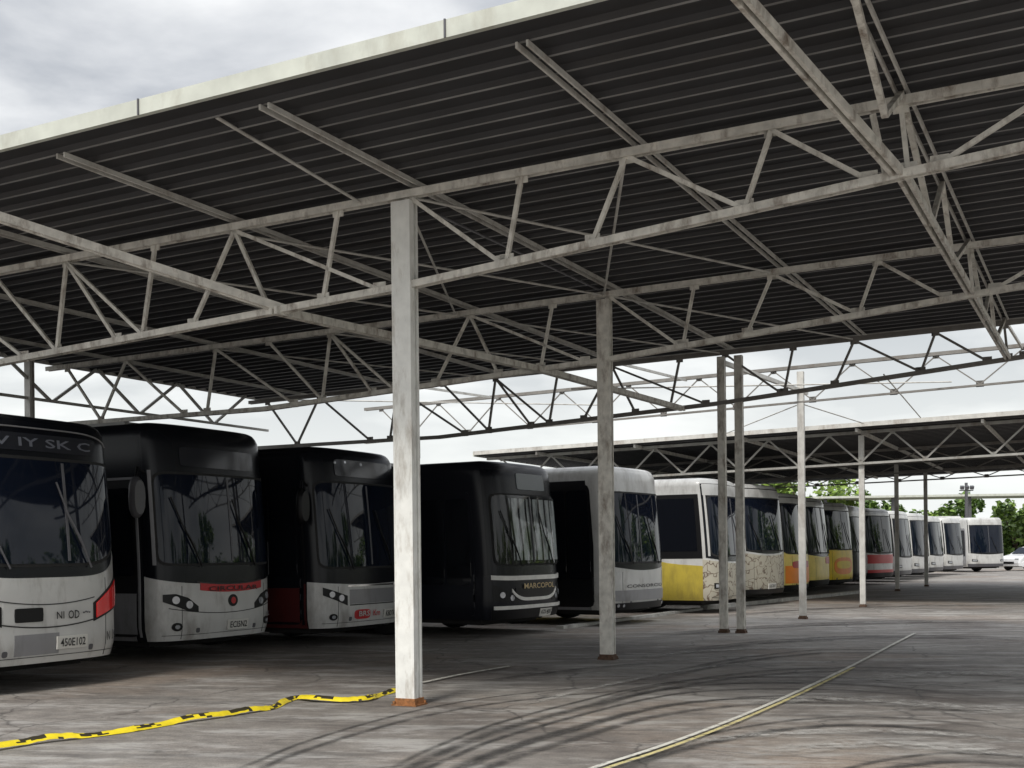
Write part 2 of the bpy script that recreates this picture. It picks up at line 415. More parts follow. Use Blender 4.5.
    for (a, z, r) in g('fogs', []):
        for e in (1, -1):
            fb = patch(h, 'fog_lamp', M_black, root, e * a - r * 1.35, e * a + r * 1.35, z - r, z + r, off=.026, rn=2, nz=2)
            patch(h, 'lens', M_lamp, fb, e * a - r * .62, e * a + r * .62, z - r * .5, z + r * .5, off=.034, rn=2, nz=2)
    for (nm, a0, a1, z0, z1, m, off, rn, sm) in g('extra', []):
        patch(h, nm, m, root, a0, a1, z0, z1, off=off, rn=rn, smile=sm, smile_top=sm, da=.05, pw=g('xpw', 2))
    for (t, a, z, w, hh, m) in g('texts', []):
        htext(h, t, m, root, a, z, w, hh, off=.036)
    if g('plate'):
        t, a, z = g('plate'); 
        po = patch(h, 'licence_plate', M_plate, root, a - .23, a + .23, z - .075, z + .075, off=.040)
        htext(h, t, M_text, po, a, z, .38, .095, off=.0455)
    # mirrors
    for e in g('mirrors', ()):
        am = e * (h.acorner - .18); mz = g('mirror_z', 2.35)
        arm = MB(); p0 = h.P(am, mz + .35, .0); p1 = h.P(am, mz + .42, .22); p2 = h.P(am, mz + .25, .30)
        arm.tube([p0, p1, p2], .02, 6)
        mo = arm.build('mirror', M_black, root)
        hs = MB(); c = h.P(am, mz, .30)
        n_ = 14; fy = Vector((e * .12, .0, 0))
        def ell(rx, rz, dy): return [c + Vector((rx * math.cos(2 * math.pi * k / n_), dy, rz * math.copysign(abs(math.sin(2 * math.pi * k / n_)) ** .7, math.sin(2 * math.pi * k / n_)))) for k in range(n_)]
        rings = [ell(.10, .24, .07), ell(.125, .29, .02), ell(.125, .29, -.03), ell(.10, .26, -.05)]
        vs = sum(rings, [])
        hs.add(vs, [(i * n_ + j, i * n_ + (j + 1) % n_, (i + 1) * n_ + (j + 1) % n_, (i + 1) * n_ + j) for i in range(3) for j in range(n_)], True)
        hs.add(rings[0], [tuple(range(n_))]); hs.add(rings[-1], [tuple(range(n_))])
        hs.build('mirror_housing', g('mirror_mat', M_black), mo)
        mg = MB(); rg = ell(.095, .24, -.054); mg.add(rg, [tuple(range(n_))]); mg.build('mirror_glass', M_mirror, mo)
    # roof unit
    ru = MB()
    for (y0, y1, wv, hh) in g('units', [(3.4, 5.6, .85, .20)]):
        ru.v_ = 0
        poly = [(-wv, 0), (-wv + .12, hh), (wv - .12, hh), (wv, 0)]
        vs = [(x, -y0 - (0 if z == 0 else .15), H - .02 + z) for x, z in poly] + [(x, -y1 + (0 if z == 0 else .15), H - .02 + z) for x, z in poly]
        ru.add(vs, [(0, 1, 2, 3), (7, 6, 5, 4), (0, 4, 5, 1), (1, 5, 6, 2), (2, 6, 7, 3)])
    if ru.v: ru.build('roof_unit', g('unit_mat', M_white), root)
    # seam line / edge trims
    for (nm, m, pts, r) in g('lines', []):
        l = MB(); l.tube([h.P(a, z, .012) for a, z in pts], r, 5); l.build(nm, m, root)
    return root

def front_at(px, Z, phi, bottom=None):
    """left (image) front corner seen at px, at depth Z -> centre of the nose"""
    X = (px - 512) / F * Z
    return (X + 1.25 * math.sin(R(phi)), Z + 1.25 * math.cos(R(phi)))

def lin(p): 
    def f(a):
        for (x0, y0), (x1, y1) in zip(p, p[1:]):
            if a <= x1: return y0 + (y1 - y0) * max(0, (a - x0)) / (x1 - x0)
        return p[-1][1]
    return f
GB = 'buses parked side by side in a row with their noses to the yard'
BUS = []
def bus(px, Z, phi, label, **sp):
    o = make_bus('city_bus', sp, front_at(px, Z, phi), phi)
    tag(o, label, 'bus', GB); BUS.append(o); return o

PHI = 27.5
# 1: nearest, cut by the frame
bus(-45, 12.75, PHI, 'nearest bus, white lower front with red corner lamp, cut by the left edge',
    H=3.18, sealed=1, body=M_bblack, frontp=M_white, front_top=1.30, smile=.62, pw=5, skirt=M_white, wz=(1.46, 2.66), wa=1.24, wrn=12, wsmile=.30, mask_drop=.18, mask_gap=.06,
    sign_text='V IY SK C', sign_a=(-.9, .75), sign_z=(2.76, 2.96), div_a=-.30, div_mat=M_dgrey, wiper_mat=M_dgrey,
    lamps=[(.66, 1.20, lin([(.66, .76), (1.2, .92)]), lin([(.66, .98), (1.2, 1.30)]), M_redlamp)],
    extra=[('grille_frame', -.68, .68, .72, .735, M_text, .014, 0, .06), ('grille_frame', -.68, .68, .985, .997, M_text, .014, 0, .06),
           ('grille', -.64, .64, .745, .975, M_white, .014, 0, .05), ('grille_slot', .12, .5, .80, .96, M_black, .03, 12, 0), ('grey_inset', -.12, .5, .42, .66, M_grey, .014, 0, 0)],
    texts=[('NI', -.12, .86, .11, .085, M_text), ('OD', -.32, .86, .17, .10, M_text), ('-~-', -.52, .88, .12, .03, M_dgrey), ('N', -.92, .57, .06, .11, M_text), ('JC', -1.06, .58, .12, .12, M_text)],
    plate=('450E102', -.30, .54), units=[(.9, 2.6, .8, .12)], mirror_z=2.3,
    lines=[('edge_trim', M_grey, [(a * .1, 3.03 - .16 * (abs(a) / 12.5) ** 5) for a in range(-12, 13)], .010), ('edge_trim', M_grey, [(-1.33 - .02 * k, 2.87 - .16 * k) for k in range(0, 8)], .012)])
# 2
bus(167.0, 16.75, PHI, 'second bus from the left, white lower front with red lettered band and round red emblem',
    H=3.44, body=M_bblack, frontp=M_white, front_top=1.12, smile=.12, pw=3, skirt=M_grey, wz=(1.42, 2.70), wa=1.22, mask_drop=.3, mask_gap=.04,
    sign=1, sign_mat=M_sign, door_mat=M_black, door_frame=M_grey, kick=M_grey, kick_top=1.0, door_glass_z=1.25, div_a=-.12,
    lamps=[(.62, 1.18, lin([(.62, .72), (.8, .74), (1.18, .88)]), lin([(.62, .80), (.8, .93), (1.0, .99), (1.18, .985)]), None)],
    fogs=[(.98, .52, .06)],
    extra=[('lettered_band', -.80, .58, .99, 1.10, M_red, .022, 0, .04), ('band_edge', -.80, .64, 1.10, 1.12, M_text, .022, 0, .04), ('emblem', -.20, .0, .77, .95, M_black, .024, 2, 0), ('emblem_ring', -.15, -.05, .81, .91, M_red, .030, 2, 0),
           ('panel_seam', -1.1, 1.1, .68, .692, M_text, .014, 0, .10)],
    texts=[('CIRCULAR', -.12, 1.045, 1.1, .07, M_text), ('NC', -1.02, .62, .16, .07, M_grey)], plate=('ECI5N2', -.2, .50), mirrors=(1,), mirror_mat=M_dgrey, pillar=M_grey, mirror_z=2.35, units=[(1.2, 3.2, .8, .12)])
# 3
bus(328.0, 19.3, PHI, 'black bus with maroon lower side and angular dark headlights, partly behind the nearest column',
    H=3.30, body=M_bblack, frontp=M_white, front_top=1.02, smile=.06, skirt=M_maroon, skirt_z=1.05, skirt_from=.45, wz=(1.32, 2.70), wa=1.22, mask_drop=.26, mask_gap=.04,
    door_mat=M_bblack, door_frame=M_bblack, kick=M_maroon, kick_top=.98, door_glass_z=1.1,
    lamps=[(.70, 1.18, lin([(.7, .68), (1.18, .86)]), lin([(.7, .84), (1.18, .99)]), None)], fogs=[(1.0, .50, .055)],
    extra=[('grille', -.66, .64, .70, .94, M_grey, .016, 0, 0), ('grille_edge', -.66, .64, .675, .692, M_text, .018, 0, 0), ('grille_edge', -.66, .68, .985, 1.015, M_chrome, .018, 0, 0),
           ('red_logo', .08, .52, .44, .60, M_red, .016, 4, 0), ('marker_lamp', .75, .80, 3.02, 3.06, M_lamp, .02, 2, 0), ('marker_lamp', .5, .55, 3.04, 3.08, M_lamp, .02, 2, 0), ('marker_lamp', .05, .12, 3.02, 3.07, M_lamp, .02, 2, 0)],
    texts=[('BRS', .28, .53, .30, .09, M_white), ('Km', -.08, .53, .2, .10, M_red)], plate=('KBD7A31', -.55, .50), mirrors=(1,), units=[], mirror_z=2.3, sign=1)
# 4
bus(500.0, 21.2, 31, 'dark navy bus with chrome grille and pale sunshades, right of the nearest column',
    H=3.18, body=M_navy, frontp=M_navy, front_top=1.10, smile=.0, pw=4, xpw=5, skirt=M_navy, wz=(1.32, 2.56), wa=1.16, mask_drop=.2, mask_gap=.05, curtain=1, div_a=.1,
    sign=1, sign_mat=M_signgrey, sign_a=(-.62, .42), sign_z=(2.68, 2.98), door_mat=M_navy, unit_mat=M_white,
    lamps=[(.62, 1.22, lin([(.62, .62), (1.22, .66)]), lin([(.62, .70), (1.22, .96)]), None)], 
    extra=[('chrome_bar', -1.24, 1.24, 1.02, 1.10, M_silver, .03, 0, .02), ('grille', -.70, .70, .70, .86, M_black, .024, 10, .05), ('chrome_lip', -.80, .80, .64, .70, M_silver, .034, 0, .17),
           ('chrome_bar', -1.2, 1.2, .50, .565, M_silver, .05, 0, 0), ('bumper', -1.24, 1.24, .32, .49, M_black, .03, 0, 0)],
    texts=[('MARCOPOL', -.12, .91, 1.15, .10, M_gold)], plate=('KZS 4J35', -.36, .40), mirror_z=2.3)
# 5
bus(617.0, 24.2, 33, 'silver sided bus with a white front and black bumper, just behind the second column',
    H=3.28, body=M_white, frontp=M_white, front_top=1.12, smile=.12, skirt=M_grey, skirt_z=1.25, band_top=2.98, door_top=2.9, wz=(1.30, 2.72), wa=1.2, mask_drop=.18, mask_gap=.52, dome=M_white, sign=0, pillar=M_grey,
    frontp2=M_black, bump_top=.46, door_mat=M_black, div_a=.15,
    extra=[('lower_grille', -1.2, 1.2, .50, .72, M_grey, .024, 0, 0)], texts=[('CONSORCIO', -.0, .80, 1.6, .07, M_text)],
    lamps=[(.75, 1.15, lin([(.75, .36), (1.15, .36)]), lin([(.75, .44), (1.15, .46)]), None)], mirror_z=2.3)
# 6
bus(719.0, 28.3, 28, 'yellow sided bus with a white roof, its nose behind the pair of close columns',
    H=3.25, body=M_white, frontp=M_graf, front_top=1.2, skirt=M_yellow, skirt_z=1.32, skirt_from=.4, band_top=2.86, win_from=.52, skirt_hi=lin([(0, 1.12), (1.2, 1.2), (2.6, 1.5), (12, 1.6)]), wz=(1.4, 2.8), wa=1.2, mask_gap=.14, dome=M_white, door=0, sign=0, pillar=M_white,
    lamps=[(.8, 1.15, lin([(.8, .6), (1.15, .6)]), lin([(.8, .72), (1.15, .74)]), M_lamp)])
# 7
bus(750.0, 31.8, 38, 'white bus with cream scribbled front, between the close column pair and the next column',
    H=3.3, body=M_white, frontp=M_graf, front_top=1.35, skirt=M_white, wz=(1.5, 2.9), wa=1.12, mask_gap=.12, mask_drop=.1, pillar=M_white, dome=M_white, sign=0, divider=0,
    frontp2=M_black, bump_top=.45, plate=('LQC2817', 0, .52))
# 8
bus(791.0, 35.3, 29, 'bus with an orange and pale yellow front, left of the fourth column',
    H=3.2, body=M_white, frontp=M_pyellow, front_top=1.35, skirt=M_white, wz=(1.4, 2.86), wa=1.2, mask_gap=.12, dome=M_white, sign=0, pillar=M_white,
    frontp2=M_black, bump_top=.45, extra=[('orange_panel', -.9, 1.2, .5, 1.02, M_orange, .02, 0, 0), ('red_panel', -.6, .9, .95, 1.16, M_red, .022, 6, 0)])
bus(815.0, 38.6, 28, 'bus with a pale yellow front, just right of the fourth column',
    H=3.2, body=M_white, frontp=M_pyellow, front_top=1.25, skirt=M_white, wz=(1.4, 2.86), wa=1.2, mask_gap=.12, dome=M_white, sign=0, pillar=M_white, frontp2=M_black, bump_top=.5,
    extra=[('red_panel', -1.1, -.1, 1.02, 1.25, M_red, .02, 5, 0)])
bus(830.0, 41.8, 38, 'bus with a bright yellow front, beside the pale yellow one',
    H=3.15, body=M_white, frontp=M_byellow, front_top=1.45, skirt=M_yellow, wz=(1.5, 2.84), wa=1.2, mask_gap=.12, dome=M_white, sign=0, pillar=M_white, frontp2=M_black, bump_top=.42,
    extra=[('orange_panel', -.7, .8, .6, 1.2, M_orange, .018, 3, 0), ('yellow_panel', -.55, .65, .8, 1.08, M_byellow, .026, 3, 0)])
bus(856.0, 45.2, 28, 'dark fronted bus between the bright yellow one and the red one',
    H=3.15, body=M_white, frontp=M_bblack, front_top=1.3, skirt=M_dgrey, wz=(1.4, 2.7), wa=1.2, mask_gap=.3, dome=M_white, sign=0, pillar=M_grey, plate=('KYA4410', 0, .5))
bus(871.0, 48.8, 42, 'bus with a red and white front, between the two thin columns of the far canopy',
    H=3.15, body=M_white, frontp=M_white, front_top=1.25, skirt=M_red, wz=(1.35, 2.82), wa=1.2, mask_gap=.12, dome=M_white, sign=0, pillar=M_white, frontp2=M_black, bump_top=.5,
    extra=[('red_panel', -1.2, 1.2, .88, 1.24, M_red, .02, 0, 0), ('red_panel', -1.2, 1.2, .50, .62, M_red, .03, 0, 0)])
FW = dict(body=M_white, frontp=M_white, front_top=1.05, skirt=M_white, wz=(1.15, 2.78), wa=1.2, mask_gap=.16, dome=M_white, sign=0, pillar=M_white, frontp2=M_dgrey, bump_top=.5, detail=2, door_mat=M_grey,
          lamps=[(.8, 1.15, lin([(.8, .62), (1.15, .64)]), lin([(.8, .74), (1.15, .78)]), M_lamp)])
bus(900.0, 52.6, 33, 'white bus just right of the third-last thin column', H=3.15, **FW)
bus(917.0, 56.4, 35, 'white bus partly behind the last thin column', H=3.15, **FW)
bus(934.0, 60.2, 33, 'white bus two places before the last bus of the row', H=3.1, **FW)
bus(950, 64.2, 40, 'white bus immediately left of the last bus, only its nose showing', H=3.1, **FW)
bus(972.0, 71.0, 72, 'last bus of the row, all white, beside the white car', H=3.25, **FW)

# ------------------------------------------------------------------ canopies
TH = 26.4
C1 = ground(409, 705)
def loc_of(P, C):
    d = Vector(P) - Vector(C); return (d.x * math.cos(R(TH)) - d.y * math.sin(R(TH)), d.x * math.sin(R(TH)) + d.y * math.cos(R(TH)))
def topc(q): return 5.10 + .02 * q      # underside of the top chord
def rodbar(mb, p, q, r): mb.tube([p, q], r, 6)
WEBS = [(-10.4, -9.6), (-9.0, -9.6), (-9.0, -7.7), (-7.0, -7.2), (-7.0, -5.4), (-4.68, -4.85), (-4.68, -3.9), (-5.9, -4.85), (-3.3, -3.5), (-4.68, -3.5), (-2.16, -2.76), (-2.16, -1.69), (-.8, -1.0), (-2.16, -.3),
        (.08, 1.1), (1.33, 1.16), (2.4, 2.06), (2.42, 3.5), (3.76, 3.52), (3.76, 4.58), (4.85, 4.9), (6.2, 5.15), (7.2, 6.6), (6.2, 6.6)]
def truss(parent, s, q0, q1, top, bot, m, webs, wch=.10, ww=.055, knee=True):
    """a lattice girder across the canopy at s: one part with its chords and web members as sub-parts"""
    n = 12
    qs = sorted(set([q0, q1, 0.0, -6.0] + [q0 + (q1 - q0) * i / n for i in range(n + 1)])); qs = [q for q in qs if q0 <= q <= q1]
    a = MB()
    for u, v in zip(qs, qs[1:]):
        for dy in (-.038, .038): a.bar((u, s + dy, top(u) + .065), (v, s + dy, top(v) + .065), .026, .074)
    tr = a.build('truss', m, parent)
    b = MB()
    kq = [q for q in (q0, -6.0, 0.0, q1) if q0 <= q <= q1]
    for u, v in zip(kq, kq[1:]):
        for dy in (-.038, .038): b.bar((u, s + dy, bot(u)), (v, s + dy, bot(v)), .026, wch * .70)
    b.build('bottom_chord', m, tr)
    for (qt, qb) in webs:
        if qt < q0 or qt > q1 or qb < q0 or qb > q1: continue
        w = MB(); w.bar((qt, s, top(qt) + .03), (qb, s, bot(qb) + .02), ww * .72, ww * .72, up=(0, 1, 0)); w.box((qt, s, top(qt) + .03), (.13, .012, .12)); w.box((qb, s, bot(qb) + .03), (.15, .012, .13)); w.build('web_member', m, tr)
    return tr
def corr_roof(parent, q0, q1, s0, s1, roof, m, pitch=.33):
    mb = MB(); prof = []; s = s0
    while s < s1 - pitch:
        prof += [(s, 0), (s + pitch - .115, 0), (s + pitch - .085, -.042), (s + pitch - .050, -.042), (s + pitch - .02, 0)]; s += pitch
    prof.append((s1, 0))
    n = len(prof); V = []
    for dz in (0.0, .03):
        for q in (q0, q1): V += [(q, y, roof(q) + z + dz) for y, z in prof]
    F_ = [(i, i + 1, n + i + 1, n + i) for i in range(n - 1)] + [(2 * n + i, 2 * n + i + 1, 3 * n + i + 1, 3 * n + i) for i in range(n - 1)]
    F_ += [(i, i + 1, 2 * n + i + 1, 2 * n + i) for i in range(n - 1)] + [(n + i, n + i + 1, 3 * n + i + 1, 3 * n + i) for i in range(n - 1)]
    F_ += [(0, n, 3 * n, 2 * n), (n - 1, 2 * n - 1, 4 * n - 1, 3 * n - 1)]
    mb.add(V, F_)
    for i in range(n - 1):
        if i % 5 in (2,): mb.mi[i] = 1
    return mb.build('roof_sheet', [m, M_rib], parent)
def column(parent, q, s, h, m, sc_=1.0, base=True, near=False):
    c = MB(); k = sc_
    # welded section: a wide box plate, a recessed web and a second plate
    c.box((q, s - .035 * k, h / 2), (.235 * k, .09 * k, h - .01)); c.box((q - .01, s + .03 * k, h / 2), (.18 * k, .05 * k, h - .012)); c.box((q, s + .075 * k, h / 2), (.235 * k, .035 * k, h - .014))
    co = c.build('column', m, parent)
    if base:
        b = MB(); b.box((q, s + .01, .008), (.31 * k, .25 * k, .014)); b.box((q, s + .01, .045), (.25 * k, .20 * k, .06))
        for dx in (-.13, .13):
            for dy in (-.1, .12): b.lathe([(.014, .016), (.014, .045)], 8, 'z', (q + dx * k, s + dy * k, 0))
        b.build('base_plate', M_rust if near else M_rustd, co)
    return co

can = empty('bus_canopy', (C1[0], C1[1], 0), -R(TH))
tag(can, 'large near canopy with dark corrugated roof and pale lattice girders, sheltering the nearest buses', 'canopy')
Q0, Q1, S0, S1 = -11.0, 8.2, -2.62, 11.6
def roof1(q): return topc(q) + .235
def bot1(q): return 4.24 + .085 * q if q > 0 else max(3.92, 4.24 + .055 * q)
SC = [0.0, 5.4, 11.15]
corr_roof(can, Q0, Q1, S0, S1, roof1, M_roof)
f = MB()
f.bar((Q0 - .02, S0 - .02, roof1(Q0) + .05), (Q1, S0 - .02, roof1(Q1) + .05), .05, .135); fo = f.build('fascia', M_fascia, can)
for q in (-9.4, -3.73, -1.0, 2.0, 5.0):
    j = MB(); j.box((q, S0 - .052, roof1(q) + .05), (.014, .012, .138)); j.build('fascia_joint', M_dgrey, fo)
f = MB(); f.bar((Q0 - .02, S0, roof1(Q0) + .0), (Q0 - .02, S1, roof1(Q0) + .0), .04, .12); f.build('gutter', M_steel_far, can)
f = MB(); f.bar((Q1, S0, roof1(Q1) + .0), (Q1, S1, roof1(Q1) + .0), .04, .12); f.build('gutter', M_steel_far, can)
f = MB(); f.bar((Q0, S1 + .02, roof1(Q0)), (Q1, S1 + .02, roof1(Q1)), .04, .10); f.build('end_flashing', M_steel_far, can)
for i, s in enumerate(SC): truss(can, s, Q0 + .1, Q1 - .1, topc, bot1, M_steel if i < 2 else M_backlit, WEBS)  # last girder darker: its backlit shade is put into the colour
for q in (-9.6, -7.2, -4.7, -2.2, .12, 2.5, 4.85, 7.2):
    p = MB(); z = roof1(q) - .072
    for dx in (-.045, .045): p.bar((q + dx, S0 + .22, z), (q + dx, S1 - .1, z), .02, .045)
    p.build('purlin', M_steel_far, can)
for i, s in enumerate(SC): column(can, 0, s, topc(0), M_column if i == 0 else M_steel, (.93, .80, .60)[i], near=(i == 0))
column(can, .32, SC[2] + .02, topc(0), M_steel, .62)
column(can, -10.75, 4.85, roof1(-10.75) - .05, M_steel_far, .6); column(can, -10.75, 1.62, roof1(-10.75) - .05, M_steel_far, .6)
Q4, S4 = loc_of(ground(803, 619), C1)
co4 = column(can, Q4, S4, 5.40, M_steel_far, .60)
f = MB(); f.bar((0, SC[2], topc(0) - .1), (Q4, S4 + .6, 5.0), .07, .08); f.build('tie_beam', M_steel_far, can)
truss(can, S4, Q0 + .1, Q1 - .1, lambda q: 5.42 + .02 * q, lambda q: 4.72 + .03 * q, M_backlit, [(-10.4 + 1.7 * i, -9.55 + 1.7 * i) for i in range(11)] + [(-8.7 + 1.7 * i, -9.55 + 1.7 * i) for i in range(10)], .055, .035)  # open girder coloured dark to stand for backlit shade against the sky
for q in (-7, -2.2, 4.85):
    b = MB(); b.bar((q, SC[2], roof1(q) - .1), (q, S4, 5.44 + .02 * q), .04, .05); b.build('tie_beam', M_steel_far, can)
for z_, q_ in ((5.0, -10.6), (4.7, -3.0)):
    b = MB(); b.tube([(q_, S1 - .5, z_), (q_ + 6.5, S4, 4.95)], .015, 5); b.build('sag_rod', M_steel_far, can)
# knee braces and lower longitudinal members (upper end at the near roof edge)
def chain(name, pts, w, h, m=M_steel):
    for u, v in zip(pts, pts[1:]):
        for d in (-.035, .035):
            pass
        b = MB(); u = Vector(u); v = Vector(v)
        for d in (-.034, .034): b.bar(u + Vector((d, 0, 0)), v + Vector((d, 0, 0)), w, h)
        b.build(name, m, can)
chain('brace', [(-4.1, S0 + .1, 5.16), (-1.50, .05, bot1(-1.58) - .0)], .04, .085)
chain('longitudinal_beam', [(-1.58, -.1, bot1(-1.58) - .01), (-.95, SC[1], bot1(-.95) - .02), (-.75, SC[2], bot1(-.7) - .02)], .04, .085)
chain('brace', [(4.17, S0 + .1, 5.28), (4.83, 0, 4.66)], .035, .075)
chain('longitudinal_beam', [(4.85, 0, 4.66), (4.87, SC[1], 4.68), (4.9, SC[2], 4.68)], .032, .07)
for s0_, s1_ in ((-2.2, -.9), (-.05, -.9), (.05, 1.8), (2.7, 1.8), (2.7, 3.6), (5.35, 3.6), (5.45, 7.3), (8.3, 7.3), (8.3, 9.2), (11.1, 9.2)):
    b = MB(); zb = 4.67 if s1_ > 0 else 4.86
    b.bar((4.86, s0_, roof1(4.86) - .12), (4.86, s1_, zb), .05, .045); b.build('lattice_strut', M_steel, can)
b = MB(); b.bar((4.62, -.0, topc(4.6)), (4.72, .02, 4.66), .05, .05); b.build('lattice_strut', M_steel, can)
# back edge lattice
zb = 4.35
for nm, z, w in (('back_chord', zb, .05),):
    b = MB(); b.bar((-10.75, S0, z), (-10.75, S1, z), w, w); b.build(nm, M_steel_far, can)
s = S0 + .3; k = 0
while s < S1 - 1.2:
    b = MB(); z0, z1 = (roof1(-10.75) - .06, zb) if k % 2 == 0 else (zb, roof1(-10.75) - .06)
    b.bar((-10.75, s, z0), (-10.75, s + 1.05, z1), .05, .045, up=(1, 0, 0)); b.build('lattice_strut', M_steel_far, can); s += 1.1; k += 1
# sag rods crossing under the sheets
for (q0, s0_, q1, s1_) in ((-.45, S0 + .30, -.5, 0), (-2.4, SC[0], .0, SC[1]), (0, SC[0], -2.4, SC[1]), (0, SC[0], 2.4, SC[1]), (2.4, 0, 0, SC[1]), (0, SC[1], 2.4, SC[2]), (-4.8, SC[0], -2.4, SC[1]), (-7.2, SC[1], -4.8, SC[2]), (-4.8, SC[1], -2.4, SC[2]), (-2.4, SC[1], 0, SC[2])):
    b = MB(); b.tube([(q0, s0_, (roof1(q0) - .03) if s0_ < -1 else topc(q0) + .06), (q1, s1_, topc(q1) + .06)], .016, 6); b.build('sag_rod', M_steel_far, can)

cd = MB(); cd.tube([(-.02, .13, .05), (-.02, .13, topc(0) - .1), (-.02, .5, topc(0) + .05), (0, SC[1] - .2, topc(0) + .1)], .014, 6); cd.build('conduit', M_dgrey, can)
jb = MB(); jb.box((0, .145, 2.6), (.12, .06, .18)); jb.build('junction_box', M_grey, can)
# far canopy
C2 = ground(863, 607)
can2 = empty('bus_canopy', (C2[0], C2[1], 0), -R(TH))
tag(can2, 'lower far canopy with pale edge on three thin columns, beyond the near canopy', 'canopy')
def top2(q): return 4.46 + .02 * q
def roof2(q): return top2(q) + .16
def bot2(q): return 3.72 + .02 * q
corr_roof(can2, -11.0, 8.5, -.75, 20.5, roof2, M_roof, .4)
f = MB(); f.bar((-11, -.78, roof2(-11) + .04), (8.5, -.78, roof2(8.5) + .04), .05, .11); f.build('fascia', M_steel_far, can2)
f = MB(); f.bar((-11.02, -.75, roof2(-11) + .02), (-11.02, 20.5, roof2(-11) + .02), .05, .14); f.build('gutter', M_fascia, can2)
f = MB(); f.bar((-11, 20.5, roof2(-11)), (8.5, 20.5, roof2(8.5)), .05, .14); f.build('end_flashing', M_steel_far, can2)
W2 = []; q = -10.4
while q < 7: W2 += [(q, q + .8), (q + 1.6, q + .8)]; q += 1.6
q897, s897 = loc_of(ground(897.5, 591), C2); q926, s926 = loc_of(ground(926.5, 586.5), C2)
truss(can2, -.1, -10.9, 8.3, top2, bot2, mat('far_girder_paint', (.34, .335, .31), .6, var=.2, vscale=5, dirt=(.12, .08, .05), dirt_amt=.7), W2, .08, .06)
for s in (6.0, s897, s926): truss(can2, s, -10.9, 8.3, top2, lambda q: top2(q) - .30, M_backlit, W2, .07, .05)
for q, s in ((0, 0), (q897, s897), (q926, s926)):
    column(can2, q, s, top2(0), M_steel_far, .58)
for q in (-9, -6, -3, 0, 3, 6):
    p = MB(); p.bar((q, -.7, roof2(q) - .08), (q, 20.4, roof2(q) - .08), .06, .09); p.build('purlin', M_steel_far, can2)
# hanging tie rods from the near canopy's last post to the far canopy
for a_, b_ in (((Q4, S4, 4.7), (-2.6, S4 + 4.6, 4.6)), ((Q4, S4, 4.7), (.9, S4 + 4.6, 4.66)), ((2.9, SC[2], 4.55), (2.3, S4 + 4.4, 4.7))):
    b = MB(); b.tube([a_, b_], .014, 6); b.build('tie_rod', M_steel_far, can)

# far flat canopy and posts at the end of the yard
fc = empty('flat_canopy', (34, 92, 0), R(-6)); tag(fc, 'distant flat canopy with a thin pale edge on dark posts, above the last bus', 'canopy')
b = MB(); b.box((0, 0, 5.35), (22, 5, .16)); b.build('roof_sheet', M_fascia, fc)
for x in (-10, -5, .6, 5, 10):
    b = MB(); b.box((x, -1.8, 2.63), (.22, .22, 5.26)); b.build('post', M_dgrey, fc)
st = empty('lamp_post', ground(969, 566.8) + (0,) if False else (32.6, 86, 0)); tag(st, 'dark post with a cluster of floodlights, rising behind the last bus', 'lamp post')
b = MB(); b.tube([(0, 0, 0), (0, 0, 6.1)], [.16, .11], 8); b.build('pole', M_dgrey, st)
b = MB(); b.bar((-.5, 0, 5.55), (.5, 0, 5.55), .07, .07); b.build('cross_arm', M_dgrey, st)
for x in (-.35, 0, .35):
    b = MB(); b.box((x, -.15, 5.75), (.24, .2, .24), Matrix.Rotation(R(25), 3, 'X')); b.build('floodlight', M_dgrey, st)

